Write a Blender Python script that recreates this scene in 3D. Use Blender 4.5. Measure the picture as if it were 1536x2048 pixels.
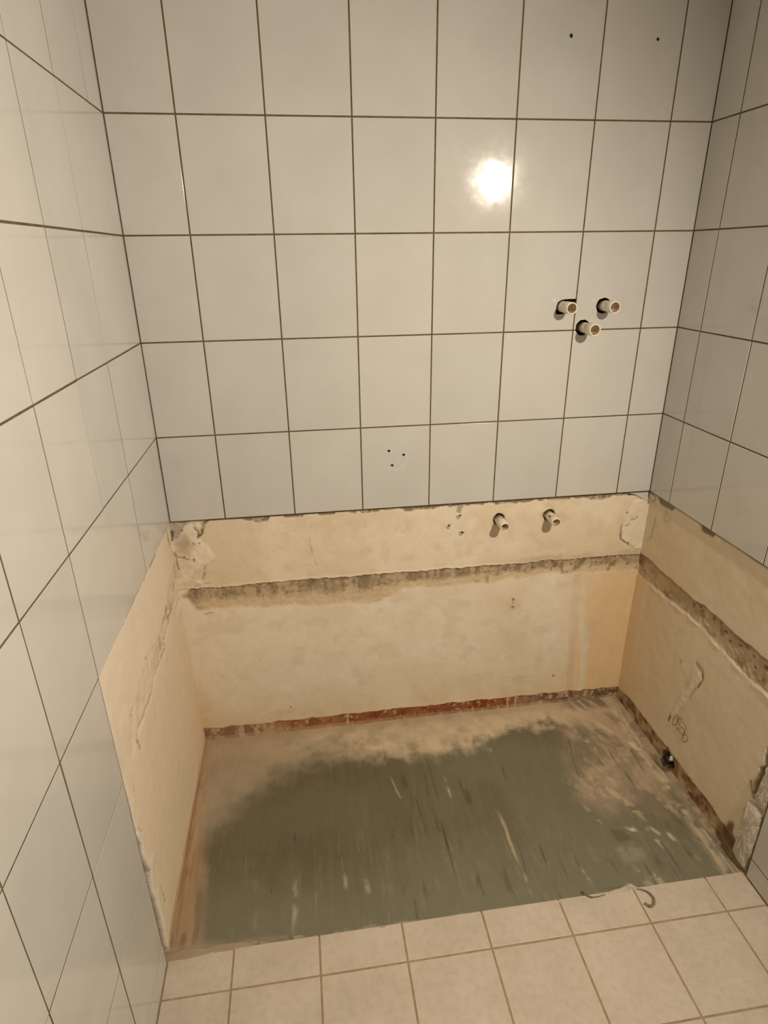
import bpy, bmesh, math, random
import numpy as np
from mathutils import Matrix, Vector

for o in list(bpy.data.objects):
    bpy.data.objects.remove(o, do_unlink=True)
SC = bpy.context.scene
C = SC.collection
random.seed(7)

# ------------------------------------------------------------------ camera
cam_d = bpy.data.cameras.new('camera')
cam = bpy.data.objects.new('camera', cam_d)
C.objects.link(cam)
cam_d.sensor_fit = 'VERTICAL'
cam_d.sensor_height = 24.0
cam_d.lens = 1217.2 / 2048 * 24.0
cam_d.clip_start = 0.02
ROT = Matrix(((0.99021963, 0.06531909, -0.12328221),
              (-0.13898071, 0.38438999, -0.91264927),
              (-0.01222497, 0.92085707, 0.38970861)))
cam.matrix_world = Matrix.Translation((0.23876, -1.66353, 1.51099)) @ ROT.to_4x4()
SC.camera = cam

# ------------------------------------------------------------------ world, exposure, lamp settings
world = bpy.data.worlds.new('world')
SC.world = world
world.use_nodes = True
bg = world.node_tree.nodes['Background']
bg.inputs[0].default_value = (0.9, 0.8, 0.62, 1)
bg.inputs[1].default_value = 0.02
SC.view_settings.view_transform = 'Standard'
SC.view_settings.look = 'None'
SC.view_settings.gamma = 1.0
SC.view_settings.use_curve_mapping = False
SC.view_settings.exposure = 0.0
LAMP_POS = Vector((1.180, -1.380, 1.817))      # a small spotlight on the right wall, just outside the view
LAMP_AIM = Vector((-0.30, -0.30, 0.46))
LAMP_COL = (1.0, 0.885, 0.725)
lamp_d = bpy.data.lights.new('spotlight_beam', 'SPOT')
lamp_d.energy = 91.0
lamp_d.color = LAMP_COL
lamp_d.spot_size = math.radians(150)
lamp_d.spot_blend = 1.0
lamp_d.shadow_soft_size = 0.018
lamp_light = bpy.data.objects.new('spotlight_beam', lamp_d)
C.objects.link(lamp_light)

# ------------------------------------------------------------------ dimensions
XL, XR = -0.15534, 1.31177       # faces of the tiles on the side walls
YF = -2.30                       # front wall, behind the camera
ZC = 2.40                        # ceiling
TW, TH = 0.2, 0.2491             # wall tile pitch
Z0 = 1.8087                      # a horizontal joint
ZE = Z0 - 4 * TH                 # lower edge of the tiles over the tub recess
YE = -0.700                      # front edge of the tub recess
J = 0.0036                       # joint width
TT = 0.009                       # tile thickness


def lin(r, g, b):
    f = lambda c: (c / 255 / 12.92) if c / 255 <= 0.04045 else ((c / 255 + 0.055) / 1.055) ** 2.4
    return (f(r), f(g), f(b))


# ------------------------------------------------------------------ materials
def new_mat(name):
    m = bpy.data.materials.new(name)
    m.use_nodes = True
    nt = m.node_tree
    return m, nt, nt.nodes['Principled BSDF']


def noise(nt, scale, detail=4, rough=0.55, vec=None):
    n = nt.nodes.new('ShaderNodeTexNoise')
    n.inputs['Scale'].default_value = scale
    n.inputs['Detail'].default_value = detail
    n.inputs['Roughness'].default_value = rough
    if vec is not None:
        nt.links.new(vec, n.inputs['Vector'])
    return n


def ramp(nt, fac, c0, c1, p0=0.3, p1=0.7):
    r = nt.nodes.new('ShaderNodeValToRGB')
    r.color_ramp.elements[0].position = p0
    r.color_ramp.elements[1].position = p1
    r.color_ramp.elements[0].color = (*c0, 1)
    r.color_ramp.elements[1].color = (*c1, 1)
    nt.links.new(fac, r.inputs[0])
    return r


def mixc(nt, mode, fac, a, b):
    m = nt.nodes.new('ShaderNodeMix')
    m.data_type = 'RGBA'
    m.blend_type = mode
    for sock, v in ((m.inputs[0], fac), (m.inputs[6], a), (m.inputs[7], b)):
        if hasattr(v, 'is_output'):
            nt.links.new(v, sock)
        elif isinstance(v, (int, float)):
            sock.default_value = v
        else:
            sock.default_value = (*v, 1)
    return m.outputs[2]


def bump(nt, bsdf, height, strength, dist):
    b = nt.nodes.new('ShaderNodeBump')
    b.inputs['Strength'].default_value = strength
    b.inputs['Distance'].default_value = dist
    nt.links.new(height, b.inputs['Height'])
    nt.links.new(b.outputs[0], bsdf.inputs['Normal'])


def world_vec(nt):
    return nt.nodes.new('ShaderNodeNewGeometry').outputs['Position']


def simple(name, c0, c1, scale, rough, bstr=0.2, bdist=0.001, bscale=200, metallic=0.0):
    m, nt, b = new_mat(name)
    v = world_vec(nt)
    n = noise(nt, scale, vec=v)
    nt.links.new(ramp(nt, n.outputs[0], c0, c1).outputs[0], b.inputs['Base Color'])
    b.inputs['Roughness'].default_value = rough
    b.inputs['Metallic'].default_value = metallic
    n2 = noise(nt, bscale, vec=v)
    bump(nt, b, n2.outputs[0], bstr, bdist)
    return m


def make_glazed():
    m, nt, b = new_mat('glazed_white_tile')
    v = world_vec(nt)
    oi = nt.nodes.new('ShaderNodeObjectInfo')
    tint = ramp(nt, oi.outputs['Random'], (0.600, 0.587, 0.555), (0.630, 0.614, 0.578), 0.0, 1.0)
    n = noise(nt, 7.0, 3, vec=v)
    sm = ramp(nt, n.outputs[0], (0.95, 0.945, 0.935), (1, 1, 1), 0.35, 0.65)
    nt.links.new(mixc(nt, 'MULTIPLY', 1.0, tint.outputs[0], sm.outputs[0]), b.inputs['Base Color'])
    n2 = noise(nt, 30, 4, vec=v)
    rr = nt.nodes.new('ShaderNodeMapRange')
    rr.inputs[3].default_value = 0.05
    rr.inputs[4].default_value = 0.13
    nt.links.new(n2.outputs[0], rr.inputs[0])
    nt.links.new(rr.outputs[0], b.inputs['Roughness'])
    b.inputs['IOR'].default_value = 1.5
    n3 = noise(nt, 13, 2, 0.5, vec=v)
    bump(nt, b, n3.outputs[0], 0.22, 0.0020)
    return m


def make_floor_tile():
    m, nt, b = new_mat('matte_beige_floor_tile')
    v = world_vec(nt)
    n = noise(nt, 9, 5, vec=v)
    base = ramp(nt, n.outputs[0], (0.56, 0.475, 0.38), (0.645, 0.555, 0.455), 0.3, 0.7)
    n2 = noise(nt, 60, 5, 0.7, vec=v)
    d = ramp(nt, n2.outputs[0], (0.9, 0.89, 0.87), (1, 1, 1), 0.35, 0.55)
    nt.links.new(mixc(nt, 'MULTIPLY', 1.0, base.outputs[0], d.outputs[0]), b.inputs['Base Color'])
    b.inputs['Roughness'].default_value = 0.5
    n3 = noise(nt, 120, 3, vec=v)
    bump(nt, b, n3.outputs[0], 0.12, 0.001)
    return m


def make_sheet(name, rough, fine=260, bstr=0.35):
    m, nt, b = new_mat(name)
    v = world_vec(nt)
    a = nt.nodes.new('ShaderNodeAttribute')
    a.attribute_name = 'Col'
    n = noise(nt, fine, 5, 0.7, vec=v)
    d = ramp(nt, n.outputs[0], (0.94, 0.93, 0.91), (1.04, 1.04, 1.04), 0.3, 0.7)
    n2 = noise(nt, 28, 5, 0.6, vec=v)
    d2 = ramp(nt, n2.outputs[0], (0.96, 0.95, 0.935), (1.03, 1.03, 1.03), 0.3, 0.7)
    c = mixc(nt, 'MULTIPLY', 1.0, a.outputs[0], d.outputs[0])
    c = mixc(nt, 'MULTIPLY', 1.0, c, d2.outputs[0])
    nt.links.new(c, b.inputs['Base Color'])
    b.inputs['Roughness'].default_value = rough
    n3 = noise(nt, 150, 5, 0.65, vec=v)
    bump(nt, b, n3.outputs[0], bstr, 0.0012)
    return m


def make_emit(name, col, strength):
    m, nt, b = new_mat(name)
    nt.nodes.remove(b)
    e = nt.nodes.new('ShaderNodeEmission')
    e.inputs[0].default_value = (*col, 1)
    e.inputs[1].default_value = strength
    nt.links.new(e.outputs[0], nt.nodes['Material Output'].inputs[0])
    return m


M_TILE = make_glazed()
M_FTILE = make_floor_tile()
M_GROUT = simple('dark_brown_grout', lin(84, 70, 44), lin(112, 96, 66), 40, 0.9)
M_FGROUT = simple('floor_grout', lin(150, 126, 92), lin(176, 152, 120), 40, 0.9)
M_PLASTER = make_sheet('old_cream_plaster', 0.85, 260, 0.22)
M_SCREED = make_sheet('grey_green_screed', 0.72, 180, 0.45)
M_PAINT = simple('off_white_paint', (0.80, 0.79, 0.76), (0.84, 0.83, 0.80), 3, 0.7, 0.05)
M_PVC = simple('cream_plastic', (0.80, 0.72, 0.58), (0.86, 0.79, 0.67), 60, 0.45, 0.1, 0.0006, 300)
M_PVCIN = simple('brown_pipe_lining', (0.58, 0.42, 0.26), (0.70, 0.54, 0.36), 60, 0.6, 0.1)
M_BROKEN = simple('broken_white_plaster', (0.46, 0.40, 0.32), (0.72, 0.65, 0.56), 55, 0.9, 0.6, 0.003, 120)
M_SEAL = simple('old_grey_sealant', lin(108, 98, 70), lin(146, 132, 98), 120, 0.6, 0.3)
M_PENCIL = simple('red_brown_crayon', lin(140, 92, 52), lin(168, 124, 84), 90, 0.8)
M_METAL = simple('satin_metal', (0.55, 0.54, 0.52), (0.6, 0.59, 0.57), 30, 0.35, 0.05, metallic=1.0)
M_BLACK = simple('black_rubber_and_shade', (0.012, 0.011, 0.010), (0.02, 0.018, 0.016), 80, 0.5)
M_WHITE = simple('white_chip', (0.72, 0.70, 0.66), (0.80, 0.78, 0.74), 80, 0.4)
M_GLOBE = make_emit('lit_lamp_glass', LAMP_COL, 12.0)


# ------------------------------------------------------------------ object helpers
def link(name, me, mat, parent=None, kind=None, label=None, cat=None, group=None):
    o = bpy.data.objects.new(name, me)
    C.objects.link(o)
    if mat is not None and me is not None and not me.materials:
        me.materials.append(mat)
    o.parent = parent
    for k, v in (('kind', kind), ('label', label), ('category', cat), ('group', group)):
        if v:
            o[k] = v
    return o


def bm_mesh(bm, name, smooth=False):
    bmesh.ops.recalc_face_normals(bm, faces=bm.faces[:])
    me = bpy.data.meshes.new(name)
    bm.to_mesh(me)
    bm.free()
    if smooth:
        me.polygons.foreach_set('use_smooth', [True] * len(me.polygons))
    return me


def add_box(bm, x0, x1, y0, y1, z0, z1):
    v = [bm.verts.new(p) for p in ((x0, y0, z0), (x1, y0, z0), (x1, y1, z0), (x0, y1, z0),
                                   (x0, y0, z1), (x1, y0, z1), (x1, y1, z1), (x0, y1, z1))]
    for f in ((0, 3, 2, 1), (4, 5, 6, 7), (0, 1, 5, 4), (1, 2, 6, 5), (2, 3, 7, 6), (3, 0, 4, 7)):
        bm.faces.new([v[i] for i in f])


def boxes(name, lst):
    bm = bmesh.new()
    for b in lst:
        add_box(bm, *b)
    return bm_mesh(bm, name)


def lathe(name, prof, seg=32, close=False, smooth=True):
    """prof: (radius, height) pairs along +Z"""
    bm = bmesh.new()
    rings = []
    for r, h in prof:
        if r < 1e-7:
            rings.append([bm.verts.new((0, 0, h))])
        else:
            rings.append([bm.verts.new((r * math.cos(2 * math.pi * k / seg), r * math.sin(2 * math.pi * k / seg), h))
                          for k in range(seg)])
    n = len(rings)
    for i in range(n if close else n - 1):
        a, b = rings[i], rings[(i + 1) % n]
        for k in range(seg):
            k2 = (k + 1) % seg
            if len(a) == 1 and len(b) == 1:
                continue
            if len(a) == 1:
                bm.faces.new((a[0], b[k], b[k2]))
            elif len(b) == 1:
                bm.faces.new((a[k], b[0], a[k2]))
            else:
                bm.faces.new((a[k], b[k], b[k2], a[k2]))
    me = bm_mesh(bm, name, smooth)
    return me


def tube(name, pts, rad, seg=8, squash=None):
    """a tube along a polyline; rad may be a list"""
    pts = [Vector(p) for p in pts]
    n = len(pts)
    rads = rad if isinstance(rad, (list, tuple)) else [rad] * n
    bm = bmesh.new()
    rings = []
    up = Vector((0.31, 0.22, 0.92)).normalized()
    for i, p in enumerate(pts):
        t = (pts[min(i + 1, n - 1)] - pts[max(i - 1, 0)]).normalized()
        a = t.cross(up)
        if a.length < 1e-4:
            a = t.cross(Vector((1, 0, 0)))
        a.normalize()
        b = a.cross(t).normalized()
        ring = []
        for k in range(seg):
            w = 2 * math.pi * k / seg
            ring.append(bm.verts.new(p + (a * math.cos(w) + b * math.sin(w)) * rads[i]))
        rings.append(ring)
    for i in range(n - 1):
        for k in range(seg):
            bm.faces.new((rings[i][k], rings[i][(k + 1) % seg], rings[i + 1][(k + 1) % seg], rings[i + 1][k]))
    bm.faces.new(rings[0][::-1])
    bm.faces.new(rings[-1])
    return bm_mesh(bm, name, True)


def smooth_line(pts, n=6, closed=False):
    """Catmull-Rom"""
    P = [Vector(p) for p in pts]
    out = []
    m = len(P)
    for i in range(m if closed else m - 1):
        g = lambda k: P[k % m] if closed else P[min(max(k, 0), m - 1)]
        p0, p1, p2, p3 = g(i - 1), g(i), g(i + 1), g(i + 2)
        for k in range(n):
            t = k / n
            out.append(0.5 * ((2 * p1) + (p2 - p0) * t + (2 * p0 - 5 * p1 + 4 * p2 - p3) * t * t
                              + (3 * p1 - p0 - 3 * p2 + p3) * t ** 3))
    out.append(P[0] if closed else P[-1])
    return out


_tiles = {}


def tile_mesh(w, h, bev=0.0007, thick=TT, mat=None):
    """face at local y = 0, body behind it (+y); rounded front edge"""
    key = (round(w, 4), round(h, 4), bev, thick, mat.name)
    if key in _tiles:
        return _tiles[key]
    bm = bmesh.new()
    loops = []
    for ins, y in ((0, thick), (0, bev), (bev * 0.3, bev * 0.3), (bev, 0)):
        x, z = w / 2 - ins, h / 2 - ins
        loops.append([bm.verts.new(p) for p in ((-x, y, -z), (x, y, -z), (x, y, z), (-x, y, z))])
    for a, b in zip(loops, loops[1:]):
        for k in range(4):
            bm.faces.new((a[k], a[(k + 1) % 4], b[(k + 1) % 4], b[k]))
    bm.faces.new(loops[-1])
    bm.faces.new(loops[0][::-1])
    me = bm_mesh(bm, 'tile')
    me.materials.append(mat)
    _tiles[key] = me
    return me


def cut(o, cutters):
    """carve cutter objects out of o (result is a mesh of its own)"""
    for c in cutters:
        md = o.modifiers.new('cut', 'BOOLEAN')
        md.operation = 'DIFFERENCE'
        md.solver = 'EXACT'
        md.object = c
    bpy.context.view_layer.update()
    dg = bpy.context.evaluated_depsgraph_get()
    me = bpy.data.meshes.new_from_object(o.evaluated_get(dg))
    o.modifiers.clear()
    o.data = me


def place_tile(wall, a0, a1, z0, z1, parent):
    """a tile between joint centres a0..a1 (x on the back wall, y on side walls), z0..z1"""
    w, h = a1 - a0 - J, z1 - z0 - J
    o = link('tile', tile_mesh(w, h, mat=M_TILE), None, parent)
    j = lambda s: random.gauss(0, s)
    ca, cz = (a0 + a1) / 2, (z0 + z1) / 2
    if wall == 'back':
        o.location = (ca, j(0.00025), cz)
        o.rotation_euler = (j(0.0012), 0, j(0.0012))
    elif wall == 'left':
        o.location = (XL + j(0.00025), ca, cz)
        o.rotation_euler = (j(0.001), j(0.0012), math.pi / 2 + j(0.0012))
    else:
        o.location = (XR + j(0.00025), ca, cz)
        o.rotation_euler = (j(0.001), j(0.0012), -math.pi / 2 + j(0.0012))
    return o


# ------------------------------------------------------------------ numpy noise for plaster and screed
def vnoise(u, v, seed):
    rng = np.random.RandomState(seed)
    T = rng.rand(256, 256)
    iu, iv = np.floor(u).astype(int), np.floor(v).astype(int)
    fu, fv = u - iu, v - iv
    fu, fv = fu * fu * (3 - 2 * fu), fv * fv * (3 - 2 * fv)
    g = lambda a, b: T[a % 256, b % 256]
    return (g(iu, iv) * (1 - fu) + g(iu + 1, iv) * fu) * (1 - fv) + (g(iu, iv + 1) * (1 - fu) + g(iu + 1, iv + 1) * fu) * fv


def fbm(u, v, s, seed, octv=4, su=1.0, sv=1.0, gain=0.5):
    out = 0
    amp, tot = 1.0, 0
    for k in range(octv):
        out = out + amp * vnoise(u * s * su + 17.3 * k, v * s * sv + 9.1 * k, seed + k)
        tot += amp
        amp *= gain
        s *= 2.03
    return out / tot          # about 0..1, mean 0.5


def ss(e0, e1, x):
    t = np.clip((x - e0) / (e1 - e0), 0, 1)
    return t * t * (3 - 2 * t)


def line_d(u, v, pts):
    """distance to a polyline"""
    d = np.full(u.shape, 9.0)
    for (a, b), (c, e) in zip(pts, pts[1:]):
        du, dv = c - a, e - b
        L = du * du + dv * dv + 1e-12
        t = np.clip(((u - a) * du + (v - b) * dv) / L, 0, 1)
        d = np.minimum(d, np.hypot(u - a - t * du, v - b - t * dv))
    return d


def inside(u, v, poly):
    r = np.zeros(u.shape, bool)
    n = len(poly)
    for i in range(n):
        (x1, y1), (x2, y2) = poly[i], poly[(i + 1) % n]
        c = ((y1 > v) != (y2 > v)) & (u < (x2 - x1) * (v - y1) / (y2 - y1 + 1e-12) + x1)
        r ^= c
    return r


def sdf(u, v, poly):
    """signed distance, negative inside"""
    d = line_d(u, v, list(poly) + [poly[0]])
    return np.where(inside(u, v, poly), -d, d)


def spot(u, v, cu, cv, r, soft=0.5, su=1.0, sv=1.0):
    return 1 - ss(r * (1 - soft), r, np.hypot((u - cu) * su, (v - cv) * sv))


def warp(u, v, seed):
    """coordinates shaken a few millimetres, so that no mark is a clean stroke"""
    w = lambda k: 0.014 * (fbm(u, v, 22, seed + k, 3) - 0.5) + 0.007 * (fbm(u, v, 80, seed + k + 5, 3) - 0.5)
    return u + w(0), v + w(20)


class Paint:
    def __init__(self, shape, c):
        self.c = np.zeros(shape + (3,)) + np.array(c)

    def mix(self, c, m):
        self.c += (np.array(c) - self.c) * np.clip(m, 0, 1)[..., None]

    def mul(self, f):
        self.c *= f[..., None]


def sheet(name, P, col, mat, parent):
    n, m = P.shape[:2]
    me = bpy.data.meshes.new(name)
    idx = np.arange(n * m).reshape(n, m)
    q = np.stack([idx[:-1, :-1], idx[1:, :-1], idx[1:, 1:], idx[:-1, 1:]], -1).reshape(-1, 4)
    me.vertices.add(n * m)
    me.vertices.foreach_set('co', P.reshape(-1).astype(np.float32))
    me.loops.add(q.size)
    me.loops.foreach_set('vertex_index', q.reshape(-1).astype(np.int32))
    me.polygons.add(len(q))
    me.polygons.foreach_set('loop_start', (np.arange(len(q)) * 4).astype(np.int32))
    me.update(calc_edges=True)
    me.polygons.foreach_set('use_smooth', np.ones(len(q), bool))
    at = me.color_attributes.new('Col', 'FLOAT_COLOR', 'POINT')
    rgba = np.ones((n * m, 4), np.float32)
    rgba[:, :3] = np.clip(col.reshape(-1, 3), 0.004, 0.9)
    at.data.foreach_set('color', rgba.reshape(-1))
    return link(name, me, mat, parent)


def grid(u0, u1, v0, v1, step):
    u = np.linspace(u0, u1, int(round((u1 - u0) / step)) + 1)
    v = np.linspace(v0, v1, int(round((v1 - v0) / step)) + 1)
    return np.meshgrid(u, v, indexing='ij')


# albedo palette
CREAM = np.array((0.77, 0.645, 0.47))
CREAM_LT = np.array((0.86, 0.765, 0.62))
YELLOW = np.array((0.82, 0.60, 0.355))
PINK = np.array((0.82, 0.70, 0.57))
WHITE_PL = np.array((0.82, 0.75, 0.64))
MOULD = np.array((0.36, 0.27, 0.165))
MOULD_SHADOW_DK = np.array((0.16, 0.11, 0.06))
TAN = np.array((0.60, 0.465, 0.30))
ADHES = np.array((0.20, 0.145, 0.065))
RUST = np.array((0.215, 0.042, 0.012))
RUST_OR = np.array((0.37, 0.125, 0.026))
RUST_DK = np.array((0.13, 0.055, 0.030))
DARK = np.array((0.018, 0.014, 0.010))
GREY = np.array((0.50, 0.44, 0.36))

# ================================================================== SETTING
# ---- back wall
wall_back = link('wall_back', boxes('wall_back', [
    (XL - 0.06, XR + 0.06, 0.0010, 0.06, ZE, ZC),
    (XL - 0.06, XR + 0.06, 0.050, 0.06, -0.03, ZE)]), M_GROUT, None, 'structure')

xs = [XL] + [TW * k for k in range(7)] + [XR]
zs = [ZE + TH * k for k in range(7)] + [ZC]
zs = [z for z in zs if z <= ZC]
back_tiles = {}
for i in range(len(xs) - 1):
    for k in range(len(zs) - 1):
        back_tiles[(i, k)] = place_tile('back', xs[i], xs[i + 1], zs[k], zs[k + 1], wall_back)


# holes drilled and cut into the back wall
def cyl_cutter(x, z, r, seg=20, y0=-0.02, y1=0.04, jag=0.0):
    bm = bmesh.new()
    a, b = [], []
    for k in range(seg):
        w = 2 * math.pi * k / seg
        rr = r * (1 + random.uniform(-jag, jag))
        a.append(bm.verts.new((x + rr * math.cos(w), y0, z + rr * math.sin(w))))
        b.append(bm.verts.new((x + rr * math.cos(w), y1, z + rr * math.sin(w))))
    for k in range(seg):
        bm.faces.new((a[k], a[(k + 1) % seg], b[(k + 1) % seg], b[k]))
    bm.faces.new(a[::-1])
    bm.faces.new(b)
    return link('cutter', bm_mesh(bm, 'cutter'), M_BLACK)


def poly_cutter(pts, y0=-0.02, y1=0.04):
    bm = bmesh.new()
    a = [bm.verts.new((x, y0, z)) for x, z in pts]
    b = [bm.verts.new((x, y1, z)) for x, z in pts]
    n = len(pts)
    for k in range(n):
        bm.faces.new((a[k], a[(k + 1) % n], b[(k + 1) % n], b[k]))
    bm.faces.new(a[::-1])
    bm.faces.new(b)
    return link('cutter', bm_mesh(bm, 'cutter'), M_BLACK)


notch = [(1.0005, 1.3935), (0.968, 1.3930), (0.957, 1.3910), (0.9485, 1.386), (0.9450, 1.377),
         (0.9445, 1.366), (0.9450, 1.3545), (0.955, 1.3535), (0.970, 1.3545), (0.974, 1.3580), (1.0005, 1.3585)]
cutters = {
    'h1': cyl_cutter(0.920, 1.976, 0.0042, 9, jag=0.18), 'h2': cyl_cutter(1.136, 1.975, 0.0044, 7, jag=0.25),
    'd1': cyl_cutter(0.480, 0.990, 0.0042, 12), 'd2': cyl_cutter(0.523, 0.976, 0.0042, 12),
    'd3': cyl_cutter(0.489, 0.946, 0.0042, 12),
    'n1': poly_cutter(notch), 'p2': cyl_cutter(1.081, 1.3735, 0.0212, 22, jag=0.04),
    'p3': cyl_cutter(1.0275, 1.3165, 0.0215, 22, jag=0.05)}


def tile_at(x, z):
    i = max(k for k in range(len(xs) - 1) if xs[k] <= x)
    k = max(k for k in range(len(zs) - 1) if zs[k] <= z)
    return back_tiles[(i, k)]


cut(tile_at(0.92, 1.976), [cutters['h1']])
cut(tile_at(1.136, 1.975), [cutters['h2']])
cut(tile_at(0.48, 0.97), [cutters['d1'], cutters['d2'], cutters['d3']])
cut(tile_at(0.96, 1.375), [cutters['n1']])
cut(tile_at(1.08, 1.375), [cutters['p2'], cutters['p3']])
cut(tile_at(1.08, 1.30), [cutters['p3']])
cut(wall_back, list(cutters.values()))
for c in cutters.values():
    bpy.data.objects.remove(c, do_unlink=True)
# black plugs that stand in for the shade deep in the drilled holes
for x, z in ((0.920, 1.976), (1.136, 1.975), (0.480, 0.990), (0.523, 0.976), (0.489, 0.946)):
    o = link('hole_shade_plug', lathe('hole_shade_plug', [(0, 0.0), (0.0026, 0.0), (0.0036, 0.002), (0.0036, 0.02), (0, 0.02)], 12), M_BLACK, wall_back)
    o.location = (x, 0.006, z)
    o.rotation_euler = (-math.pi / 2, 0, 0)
# the pale trace that a round cover left around the three holes
ring = [(0.498 + 0.034 * math.cos(w), 0.0002, 0.966 + 0.034 * math.sin(w)) for w in np.linspace(math.radians(185), math.radians(400), 34)]
link('sealant_trace', tube('sealant_trace', ring, [0.0005 + 0.0005 * math.sin(math.pi * k / 33) for k in range(34)], 6), M_WHITE, wall_back)

# ---- back wall plaster in the tub recess
U, V = grid(XL - 0.03, XR + 0.03, -0.012, ZE + 0.012, 0.002)
n1 = fbm(U, V, 6, 1, 4)
n2 = fbm(U, V, 30, 5, 4)
n3 = fbm(U, V, 90, 9, 3)
UW, VW = warp(U, V, 409)
st = fbm(U, V, 60, 13, 3, su=1.0, sv=0.18)     # vertical streaks
wob = (fbm(U, U * 0 + 0.3, 14, 21, 4) - 0.5)
g_top = 0.586 + 0.012 * wob + 0.005 * (fbm(U, U * 0, 90, 23, 2) - 0.5)
g_bot = np.interp(U, [-0.16, 0.13, 0.35, 0.44, 0.48, 0.52, 0.76, 1.0, 1.31], [0.515, 0.500, 0.487, 0.478, 0.500, 0.523, 0.521, 0.536, 0.522]) \
    + 0.016 * (fbm(U, U * 0 + 2.0, 22, 25, 4) - 0.5)
g_left = -0.140 + 0.02 * (n2 - 0.5)
above = ss(-0.0025, 0.0025, V - g_top)
g_left = -0.150 + 0.55 * np.abs(V - 0.562) + 0.03 * (n2 - 0.5)
groove = (1 - above) * ss(-0.009, 0.009, V - g_bot + 0.010 * (n3 - 0.5)) * ss(-0.008, 0.008, U - g_left)
D = 0.0065 + 0.004 * (n1 - 0.5) + 0.0015 * (n2 - 0.5)
D = D + (1 - above) * 0.0030 + groove * (0.0020 + 0.003 * (n3 - 0.5))
P = Paint(U.shape, CREAM)
P.mix(CREAM_LT, ss(0.42, 0.68, n1) * 0.55)
P.mix(TAN, ss(0.55, 0.72, n2) * 0.22 * above)
below = (1 - above) * (1 - groove)
P.mix(CREAM_LT, below * ss(0.25, 0.60, fbm(U, V, 3.2, 31, 3)) * ss(0.05, 0.25, V) * 0.95)
P.mix(YELLOW, below * ss(1.05, 1.22, U + 0.08 * (n1 - 0.5)) * 0.95)
P.mix(TAN, below * (1 - ss(0.006, 0.020, np.abs(U - 1.112 - 0.05 * (0.47 - V)))) * 0.35)
P.mix(YELLOW, below * ss(0.10, 0.03, V) * 0.35)
P.mix(YELLOW * 0.94, below * ss(-0.10, -0.15, U) * ss(0.30, 0.1, V) * 0.7)
for (ua, va), (ub, vb), w, s in (((1.133, 0.47), (1.182, 0.05), 0.013, 1.0), ((1.110, 0.47), (1.120, 0.30), 0.020, 0.5), ((1.165, 0.30), (1.18, 0.05), 0.020, 0.8)):
    d = line_d(UW, VW, [(ua, va), (ub, vb)]) + 0.008 * (n2 - 0.5)
    P.mix(WHITE_PL * np.array((1, .96, .86)), below * (1 - ss(w * 0.3, w, d)) * s)
P.mix(TAN, below * ss(0.60, 0.74, fbm(U, V, 16, 33, 4)) * 0.22)
# the groove left by the tub rim
gfrac = np.clip((V - g_bot) / (g_top - g_bot + 1e-4), 0, 1)
P.mix(TAN * 1.12, groove * 0.9)
dirt = ss(0.38, 0.62, st * 0.6 + n3 * 0.4)
P.mix(MOULD, groove * ss(0.26, 0.62, gfrac + 0.5 * (n2 - 0.5)) * (0.48 + 0.42 * dirt))
P.mix(MOULD_SHADOW_DK, groove * ss(0.25, 0.6, gfrac) * ss(0.56, 0.74, fbm(U, V, 110, 43, 3)) * 0.5)
P.mix(MOULD_SHADOW_DK, groove * ss(0.82, 1.0, gfrac + 0.4 * (n3 - 0.5)) * 0.6 * ss(0.34, 0.60, n2))  # shadow of the upper step, painted along the groove's top edge
P.mix(MOULD_SHADOW_DK, groove * ss(0.3, 0.7, gfrac) * ss(0.55, 0.72, st) * 0.4)
P.mix(MOULD_SHADOW_DK, groove * ss(0.58, 0.72, fbm(U, V, 60, 41, 4)) * 0.65 * ss(0.6, 0.95, U))
P.mix(MOULD_SHADOW_DK, groove * ss(-0.085, -0.12, U) * 0.35 * ss(0.3, 0.6, n2))
P.mix(MOULD, above * ss(0.028, 0.0, V - g_top + 0.03 * (n2 - 0.5)) * 0.45 * ss(0.75, 1.0, U))
lipm = np.exp(-((V - g_top - 0.004) / 0.003) ** 2)
D = D - above * lipm * 0.0015
# chips and old adhesive just below the tiles
topd = ZE - V
chip_w = 0.0062 + 0.006 * ss(0.42, 0.55, n2) + 0.036 * np.maximum(0, fbm(U, U * 0 + 5, 13, 51, 4) - 0.50) + 0.004 * (n3 - 0.5)
for ca, cb, dd in ((0.065, 0.135, 0.022), (0.385, 0.435, 0.015), (0.53, 0.602, 0.016), (0.655, 0.725, 0.012), (1.02, 1.06, 0.009), (1.235, 1.29, 0.014)):
    chip_w = np.maximum(chip_w, (dd + 0.012 * (n2 - 0.5)) * ss(0, 0.25, (U - ca) / (cb - ca)) * ss(1.0, 0.7, (U - ca) / (cb - ca)))
chip = 1 - ss(-0.0015, 0.002, topd - chip_w)
D = D + chip * 0.006
P.mix(ADHES, chip * 0.92)
P.mix(GREY, chip * ss(0.60, 0.68, n3) * 0.8)
# grey, broken left-hand corner
d = sdf(UW, VW, [(-0.19, 0.81), (-0.062, 0.81), (-0.086, 0.76), (-0.045, 0.692), (-0.077, 0.656), (-0.09, 0.60), (-0.19, 0.60)]) + 0.014 * (n2 - 0.5)
m = 1 - ss(-0.008, 0.003, d)
P.mix(CREAM_LT, m * 0.75 * above)
P.mix(TAN, m * above * ss(0.5, 0.68, n2) * 0.45)
D = D - m * above * 0.0016 + m * above * 0.006 * (n2 - 0.5)
d = sdf(UW, VW, [(-0.175, 0.803), (-0.114, 0.806), (-0.132, 0.776), (-0.148, 0.752), (-0.175, 0.745)]) + 0.01 * (n3 - 0.5)
m = 1 - ss(-0.003, 0.003, d)
P.mix(GREY, m)
D = D + m * 0.004
P.mix(np.array((.33, .25, .16)), spot(UW, VW, -0.125, 0.735, 0.04, 0.8) * 0.5)
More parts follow.
